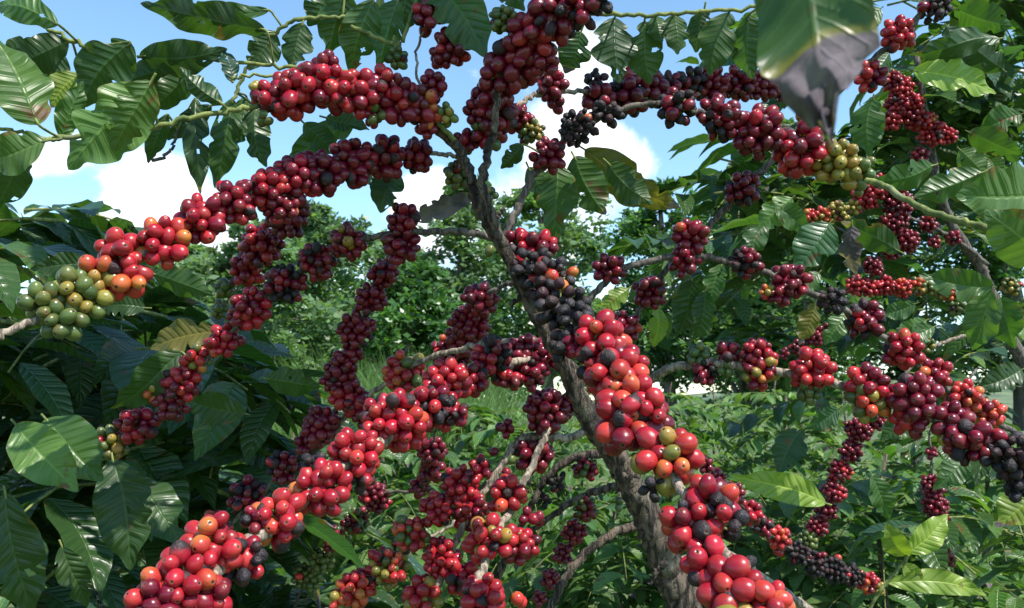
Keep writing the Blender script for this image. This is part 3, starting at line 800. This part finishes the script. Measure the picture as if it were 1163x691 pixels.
T2.branch([(1122, 300), (1082, 270), (1040, 250), (1000, 235), (955, 243), (905, 248)], 8, 8, 5, 2, 'k', [(985, 222, 20, 8, 'R'), (1002, 212, 16, 8, 'RD'), (1020, 232, 20, 8, 'D'), (1015, 252, 22, 8, 'D'), (1030, 275, 15, 8, 'D'), (993, 302, 13, 8, 'D'),
    (1054, 254, 12, 8, 'D'), (1083, 270, 10, 8, 'D'), (1062, 275, 9, 8, 'D'), (952, 242, 15, 8, 'Y'), (935, 246, 12, 8, 'YO'), (917, 247, 11, 8, 'RO'), (970, 236, 10, 8, 'Y'), (1012, 285, 12, 8, 'D')])
T2.branch([(1130, 345), (1100, 335), (1060, 328), (1010, 325), (965, 325)], 8, 8, 4, 2, 'k', [(972, 325, 13, 8, 'R'), (988, 326, 13, 8, 'R'), (1006, 325, 13, 8, 'R'), (1024, 327, 13, 8, 'RO'), (1042, 326, 12, 8, 'OYG'), (1058, 326, 11, 8, 'YG'),
    (1075, 332, 12, 8, 'OY'), (1092, 333, 11, 8, 'GO'), (1108, 332, 11, 8, 'YG'), (1085, 348, 12, 8, 'G'), (1148, 325, 12, 8, 'GY')])
T2.branch([(1145, 380), (1098, 382), (1062, 393), (1040, 410), (1000, 470), (975, 490), (960, 530), (940, 570), (918, 615)], 8, 8, 5, 2, 'w', [(1050, 392, 12, 8, 'GY'), (975, 488, 17, 8, 'D'), (966, 512, 15, 8, 'D'), (955, 535, 15, 8, 'DR'), (947, 557, 15, 8, 'RD'), (938, 580, 14, 8, 'D'),
    (928, 598, 13, 8, 'D'), (918, 614, 13, 8, 'G'), (995, 478, 12, 8, 'D'), (1005, 460, 12, 8, 'D'), (1030, 402, 9, 8, 'Y')])
T2.branch([(1110, 420), (1060, 480), (1058, 520), (1060, 560), (1066, 610), (1070, 660)], 8, 8, 3, 2, 'k', [(1060, 552, 16, 8.5, 'D'), (1062, 572, 16, 8.5, 'D'), (1066, 592, 16, 8.5, 'D'), (1067, 612, 16, 8.5, 'D'), (1070, 632, 16, 8.5, 'D'), (1058, 515, 8, 8, 'D')])
T2.branch([(960, 358), (940, 375), (920, 385), (900, 400)], 8, 8, 2, 2, 'k', [(925, 382, 14, 8, 'D'), (908, 396, 12, 8, 'D'), (945, 372, 11, 8, 'D'), (890, 402, 8, 8, 'D')])
T2.finish_clusters(0, 100)
L = T2.leaf
for a in [(1128, 326, 1044, 312, 38, 'm'), (1126, 330, 1104, 398, 38, 'l'), (1136, 338, 1152, 396, 42, 'm'), (1052, 364, 998, 386, 26, 'l'), (1060, 372, 1010, 402, 26, 'm'), (1040, 345, 1000, 358, 22, 'm'),
          (1100, 150, 1160, 176, 34, 'm'), (1090, 170, 1120, 200, 30, 'l'), (1160, 130, 1110, 150, 34, 'm'), (1085, 10, 1150, 30, 40, 'm'), (1075, 30, 1100, 80, 34, 'd'), (1140, 80, 1090, 40, 34, 'd'), (1000, 10, 960, 40, 30, 'm'), (1010, 60, 985, 100, 26, 'd'),
          (900, 225, 862, 262, 34, 'l'), (880, 232, 920, 262, 28, 'm'), (870, 255, 846, 300, 28, 'd'), (1040, 470, 1000, 500, 30, 'm'), (1100, 520, 1060, 556, 30, 'm'), (1160, 420, 1110, 440, 34, 'd'), (990, 540, 1010, 590, 28, 'm'), (930, 310, 900, 340, 26, 'l')]:
    L(*a[:5], 9.5, a[5])
def fill(tree, boxes, tones, leafL, n_leaf=6):
    for (x0, x1, y0, y1, z0, z1, n) in boxes:
        for _ in range(n):
            q = P(random.uniform(x0, x1), random.uniform(y0, y1), random.uniform(z0, z1))
            fm, wm = MB(), MB()
            side_branch(fm, wm, q, np.array([random.uniform(-1, 1), random.uniform(-1, .6), random.uniform(-.2, .45)]), random.uniform(.22, .42), n_leaf, leafL, tones, 10, 3, .4)
            fm.build('foliage', M_BUSHLEAF, wm.build('branch', M_TWIG, tree.root, tree.base), tree.base)
fill(T2, [(765, 900, 170, 310, 1.9, 2.6, 8), (990, 1180, -40, 160, 1.95, 2.6, 14), (930, 1180, 150, 330, 1.9, 2.8, 13), (860, 960, 190, 310, 2.0, 2.6, 7), (960, 1180, 330, 470, 2.1, 2.8, 7), (900, 990, -20, 190, 2.0, 2.6, 8), (960, 1180, -60, 220, 1.95, 2.5, 14), (770, 960, 195, 340, 2.0, 2.7, 10), (1060, 1200, 520, 720, 1.6, 2.2, 9), (850, 1180, 330, 480, 2.3, 3.0, 9)], ['m', 'm', 'd', 'l', 'b'], .135)


# ================================================================== dark coffee bush at the left
lf = np.array([-0.95, 1.55, 0.0])
r3 = thing('coffee_bush', 'dark shaded coffee bush with big glossy leaves beneath the green cherries', 'coffee bush', lf)
T3 = Tree(r3, lf)
w3 = MB()
tube(w3, np.array([lf, lf + [0, .02, .6], lf + [.02, 0, 1.2], lf + [0, .03, 1.8]]) - 0, [.02, .017, .013, .006], 8)
w3.build('stem', M_BARK, r3, lf)
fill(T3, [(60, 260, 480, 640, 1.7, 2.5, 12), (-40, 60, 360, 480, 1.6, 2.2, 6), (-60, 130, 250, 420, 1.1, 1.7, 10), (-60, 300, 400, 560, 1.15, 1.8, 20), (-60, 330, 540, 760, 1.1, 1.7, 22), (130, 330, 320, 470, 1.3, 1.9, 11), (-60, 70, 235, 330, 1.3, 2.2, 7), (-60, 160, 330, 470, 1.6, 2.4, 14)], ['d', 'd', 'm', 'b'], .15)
# ================================================================== rows of coffee further off
GREENS = ['f', 'h', 'f', 'm', 'l']
bush_spots = [(215, 3.0, 1.3, 'coffee bush in the gloom behind the dark left bush'), (430, 3.6, 1.35, 'sunlit coffee bush with narrow drooping leaves below the centre strings of cherries'), (600, 4.2, 1.40, 'sunlit coffee bush seen between the low branches left of the trunk'),
              (700, 3.4, 1.15, 'low ferny coffee bush at the foot of the forked trunk'), (840, 3.3, 1.2, 'ferny coffee bush beyond the string of dried black cherries'), (1000, 3.0, 1.30, 'ferny coffee bush behind the young yellow-green shoot'),
              (1120, 3.4, 1.4, 'tall ferny coffee bush beyond the big black cherry cluster'), (520, 5.4, 1.55, 'small coffee bush in the row behind the centre'), (760, 5.2, 1.5, 'small coffee bush beyond the trunk and the bright cherries'), (900, 5.0, 1.5, 'coffee bush in the row beneath the far dark trees'),
              (330, 4.8, 1.3, 'coffee bush half hidden by the bright lower branch'), (1040, 5.4, 1.6, 'coffee bush in the far row beneath the small red strings')]
for i, (px, z, h, lab) in enumerate(bush_spots):
    q = P(px, 560, z)
    coffee_bush('coffee_bush', lab, (q[0], q[1], 0), h, 0.75, 9, 6, 8, 0.135, GREENS, 'rows of coffee bushes', 0.2, 10, 2, .45)
far_spots = [(400, 8.5), (480, 7.5), (580, 7.4), (660, 8.2), (730, 7.2), (810, 7.8), (880, 8.6), (960, 7.5), (1080, 8), (300, 8.0), (540, 10), (640, 10.5), (760, 10), (860, 11)]
proto = None
for i, (px, z) in enumerate(far_spots):
    q = P(px, 470, z)
    if i % 5 == 0:
        proto = coffee_bush('coffee_bush', 'one of the small coffee bushes in the far rows across the slope', (q[0], q[1], 0), 1.6, 0.9, 7, 5, 5, 0.17, ['h', 'f', 'h'], 'far rows of coffee bushes', 0.15, 4, 1, .4)
    else:
        copy_tree(proto, (q[0], q[1], 0), random.uniform(0, 6), None, random.uniform(.85, 1.1))

# ================================================================== trees behind
def far_tree(px, z, top, half, bottom, label, tones, leaf, n, lobes=12, cat='tree', name='tree', thin=0.5):
    """crown spans px +- half and from pixel row top to bottom"""
    a, b = P(px, top, z), P(px, bottom, z)
    H, zb = a[2], max(0.4, b[2])
    Wd = half * z / F
    base = np.array([a[0], a[1], 0.0])
    root = thing(name, label, cat, base, 'trees beyond the coffee rows')
    wd = MB()
    tr = [np.zeros(3), np.array([.02 * H, 0, H * .3]), np.array([-.02 * H, 0, H * .6]), np.array([.0, 0, H * .86])]
    tube(wd, spline(tr, 5), np.linspace(.028 * H, .006 * H, 16), 8, .05)
    wd.build('trunk', M_TREEBARK, root)
    lm, cr = MB(), MB()
    cs = []
    for k in range(lobes):
        zz = zb + (H - zb) * (0.08 + 0.86 * (k + random.random()) / lobes)
        s = (zz - zb) / (H - zb)
        rad = Wd * math.sin(math.pi * (0.16 + 0.80 * s)) ** 0.8
        ang = k * 2.4 + random.uniform(-.4, .4)
        rr = rad * random.uniform(.35, .8)
        c = np.array([math.cos(ang) * rr, math.sin(ang) * rr * .8, zz])
        cs.append((c, rad * random.uniform(.35, .55)))
        st = np.array([0, 0, min(H * .84, max(zb * .6, zz - rr * .7))])
        tube(lm, spline([st, (st + c) / 2 + [0, 0, .04 * H], c], 4), np.linspace(.010 * H, .002 * H, 9), 5)
    lm.build('limb', M_TREEBARK, root)
    per = n // lobes
    V, C = [], []
    for c, rd in cs:
        sub = 14
        cen = c + RNG.normal(0, 1, (sub, 3)) * rd * np.array([.62, .62, .42])
        tone = np.array(TONE[random.choice(tones)])
        m = per // sub
        for q in cen:
            p = q + RNG.normal(0, 1, (m, 3)) * rd * np.array([.24, .24, .13])
            d1 = RNG.normal(0, 1, (m, 3)); d1[:, 2] *= .5; d1 /= np.linalg.norm(d1, axis=1)[:, None]
            nn = RNG.normal(0, .6, (m, 3)) + np.array([.2, -.45, .75])
            d2 = np.cross(nn, d1); d2 /= np.linalg.norm(d2, axis=1)[:, None] + 1e-9
            L = leaf * RNG.uniform(.6, 1.3, (m, 1))
            V.append(np.stack([p, p + d1 * L * .5 + d2 * L * .26, p + d1 * L, p + d1 * L * .5 - d2 * L * .26], 1).reshape(-1, 3))
            cc = np.tile(tone * RNG.uniform(.7, 1.3), (m, 1)) * RNG.uniform(.8, 1.2, (m, 1))
            C.append(np.repeat(np.column_stack([cc, np.full(m, 2.0)]), 4, 0))
    V = np.concatenate(V); C = np.concatenate(C)
    cr.add(V, [np.arange(len(V)).reshape(-1, 4)], C)
    cr.build('crown', M_TREELEAF, root, smooth=False)
    return root

LT, MT, DT = (['a', 'a', 'h'], ['h', 'a', 'f'], ['f', 'm', 'f'])
far_tree(200, 16, 268, 90, 480, 'pale airy tree behind the dark left bush', LT, .16, 12000, 14)
far_tree(290, 14, 248, 80, 480, 'light green feathery tree above the dark left bush', LT, .15, 14000, 16)
far_tree(365, 18, 232, 95, 470, 'broad light green tree left of the dark round tree', LT, .17, 14000, 16)
far_tree(430, 22, 262, 85, 450, 'mid green tree between the broad light one and the trunk', MT, .18, 12000, 14)
far_tree(468, 14, 300, 75, 470, 'dark round-crowned tree behind the hanging strings left of the trunk', DT, .13, 12000, 14)
far_tree(530, 19, 195, 70, 450, 'light airy tree rising behind the trunk fork', LT, .17, 12000, 16)
far_tree(615, 17, 205, 68, 450, 'sunlit yellow-green tree just right of the trunk fork', LT, .15, 12000, 14)
far_tree(560, 26, 345, 100, 460, 'low wide tree far behind the black cherries', MT, .2, 6000, 10)
far_tree(675, 21, 345, 55, 450, 'low mid green tree right of the black cherries', MT, .18, 8000, 12)
far_tree(750, 13, 205, 75, 450, 'dark slender tree with sky showing through, right of the black cherries', DT, .10, 11000, 16)
far_tree(835, 12, 215, 80, 460, 'dense dark tree behind the right middle branches', MT, .10, 14000, 18)
far_tree(915, 11, 120, 90, 470, 'tall dark tree behind the yellow cherry cluster', MT, .10, 14000, 18)
far_tree(1010, 12, 110, 95, 470, 'shaded tall tree behind the small red strings', DT, .11, 14000, 18)
far_tree(1125, 11, 0, 95, 480, 'very tall dark tree beyond the pale trunk', DT, .11, 15000, 20)
far_tree(880, 20, 320, 110, 460, 'wide tree filling the gap under the dark trees', MT, .17, 8000, 14)

# ================================================================== ground and hills
def sheet(name, x0, x1, y0, y1, nx, ny, hf, mat):
    X, Yy = np.meshgrid(np.linspace(x0, x1, nx), np.linspace(y0, y1, ny), indexing='ij')
    Z = hf(X, Yy)
    i, j = np.meshgrid(np.arange(nx - 1), np.arange(ny - 1), indexing='ij')
    f = np.stack([i * ny + j, (i + 1) * ny + j, (i + 1) * ny + j + 1, i * ny + j + 1], -1).reshape(-1, 4)
    mb = MB(); mb.add(np.stack([X, Yy, Z], -1).reshape(-1, 3), [f])
    ob = mb.build(name, mat); ob['kind'] = 'structure'
    return ob
MG, t, b, o = material('grassy_ground')
geo = t.add('ShaderNodeTexCoord')
c = t.mix(t.smooth(t.noise(1.2, 6, geo.outputs['Object']), .38, .64), (0.035, 0.06, 0.016, 1), (0.085, 0.13, 0.032, 1))
c = t.mix(t.smooth(t.noise(5, 5, geo.outputs['Object']), .56, .7), c, (0.13, 0.09, 0.05, 1))
t.l.new(c, b.inputs['Base Color']); b.inputs['Roughness'].default_value = .95
sheet('ground', -600, 600, -60, 1400, 120, 150, lambda x, y: -0.02 + 0 * x - np.clip(np.hypot(x, y) - 14, 0, 200) * 0.02, MG)
MH, t, b, o = material('wooded_hill')
geo = t.add('ShaderNodeTexCoord')
c = t.mix(t.smooth(t.noise(.06, 6, geo.outputs['Object']), .4, .62), (0.06, 0.095, 0.05, 1), (0.13, 0.17, 0.08, 1))
t.l.new(c, b.inputs['Base Color']); b.inputs['Roughness'].default_value = 1
sheet('hill', -500, 600, 280, 900, 80, 40, lambda x, y: -6 + 24 * np.exp(-((x - 260) / 170) ** 2 - ((y - 560) / 140) ** 2) + 15 * np.exp(-((x + 200) / 200) ** 2 - ((y - 600) / 150) ** 2) - 4, MH)

# tall grass patch
gm = MB(); V = []; n = 5200
gx = P(430, 450, 6.0)[0] + RNG.normal(0, .45, n); gy = RNG.uniform(5.6, 9.5, n)
for x, y in zip(gx, gy):
    h = random.uniform(1.1, 1.9); a = random.uniform(0, 6.28); w = .007
    lean = np.array([random.gauss(0, .2), random.gauss(0, .2), 0]) * h
    s = np.array([math.cos(a) * w, math.sin(a) * w, 0]); p = np.array([x, y, -.02]); m = p + lean * .4 + [0, 0, h * .6]
    V += [p - s, p + s, m + s * .8, m - s * .8, m - s * .8, m + s * .8, p + lean * 1.4 + [0, 0, h] + s * .1, p + lean * 1.4 + [0, 0, h] - s * .1]
V = np.array(V)
gm.add(V, [np.arange(len(V)).reshape(-1, 4)], (.11, .19, .06, 2))
g = gm.build('grass', M_TREELEAF, smooth=False); g['kind'] = 'stuff'; g['label'] = 'tall light green grass beneath the far trees'; g['category'] = 'grass'

# ================================================================== sky, clouds and sun
SUN = unit(np.array([0.42, -0.38, 0.86]))
W = bpy.data.worlds.new('World'); S.world = W; W.use_nodes = True
t = NT(W.node_tree)
bg = W.node_tree.nodes['Background']; out = W.node_tree.nodes['World Output']
sky = t.add('ShaderNodeTexSky', sky_type='NISHITA')
sky.sun_disc = False
sky.sun_elevation = math.asin(SUN[2]); sky.sun_rotation = math.atan2(SUN[0], SUN[1])
sky.air_density = 1.0; sky.dust_density = 0.0; sky.ozone_density = 1.0
SKY = 0.142
bg.inputs['Strength'].default_value = SKY
t.l.new(t.mix(1.0, sky.outputs[0], (0.88, 1.05, 1.05, 1), 'MULTIPLY'), bg.inputs['Color'])
tc = t.add('ShaderNodeTexCoord'); d = tc.outputs['Generated']
nz = t.noise(4.2, 9, d, 0.6, .3)
tot = t.smooth(t.noise(1.7, 3, d), .56, .72, 0, .3)
for (x, y, r0, r1) in [(110, 250, 2, 8), (70, -5, 2, 6), (210, 250, 1, 6), (30, 130, 1, 5), (500, 235, 1, 4), (600, 255, 1, 6), (650, 165, 1, 4.5), (700, 215, 1, 5), (750, 400, 3, 8), (1120, 440, 4, 12), (560, 400, 4, 14), (300, 330, 2, 8)]:
    v = unit(P(x, y, 1) - CAM)
    dt = t.vmath('DOT_PRODUCT', d, tuple(v))
    tot = t.math('ADD', tot, t.smooth(dt, math.cos(math.radians(r1 * 1.0)), math.cos(math.radians(max(.1, r0 * .3))), 0, .42))
mask = t.smooth(t.math('ADD', t.math('MINIMUM', tot, .62), t.math('MULTIPLY', t.math('SUBTRACT', nz, .5), 2.3)), .30, .62)
cl = t.add('ShaderNodeBackground')
shade = t.mix(t.smooth(t.noise(7, 6, d), .35, .7), (0.80, 0.85, 0.93, 1), (1, 1, 1, 1))
t.l.new(shade, cl.inputs['Color']); cl.inputs['Strength'].default_value = 1.0
ms = t.add('ShaderNodeMixShader')
t.l.new(mask, ms.inputs[0]); t.l.new(bg.outputs[0], ms.inputs[1]); t.l.new(cl.outputs[0], ms.inputs[2]); t.l.new(ms.outputs[0], out.inputs['Surface'])

sd = bpy.data.lights.new('sun', 'SUN'); sd.energy = 4.6; sd.angle = math.radians(.55); sd.color = (1, .95, .87)
so = bpy.data.objects.new('sun', sd); COL.objects.link(so)
so.rotation_euler = Vector(SUN).to_track_quat('Z', 'Y').to_euler()

S.view_settings.view_transform = 'Standard'; S.view_settings.look = 'None'
S.view_settings.exposure = 0.85; S.view_settings.gamma = 1; S.view_settings.use_curve_mapping = False
S.cycles.max_bounces = 7; S.cycles.transmission_bounces = 4; S.cycles.diffuse_bounces = 4
S.cycles.use_denoising = True
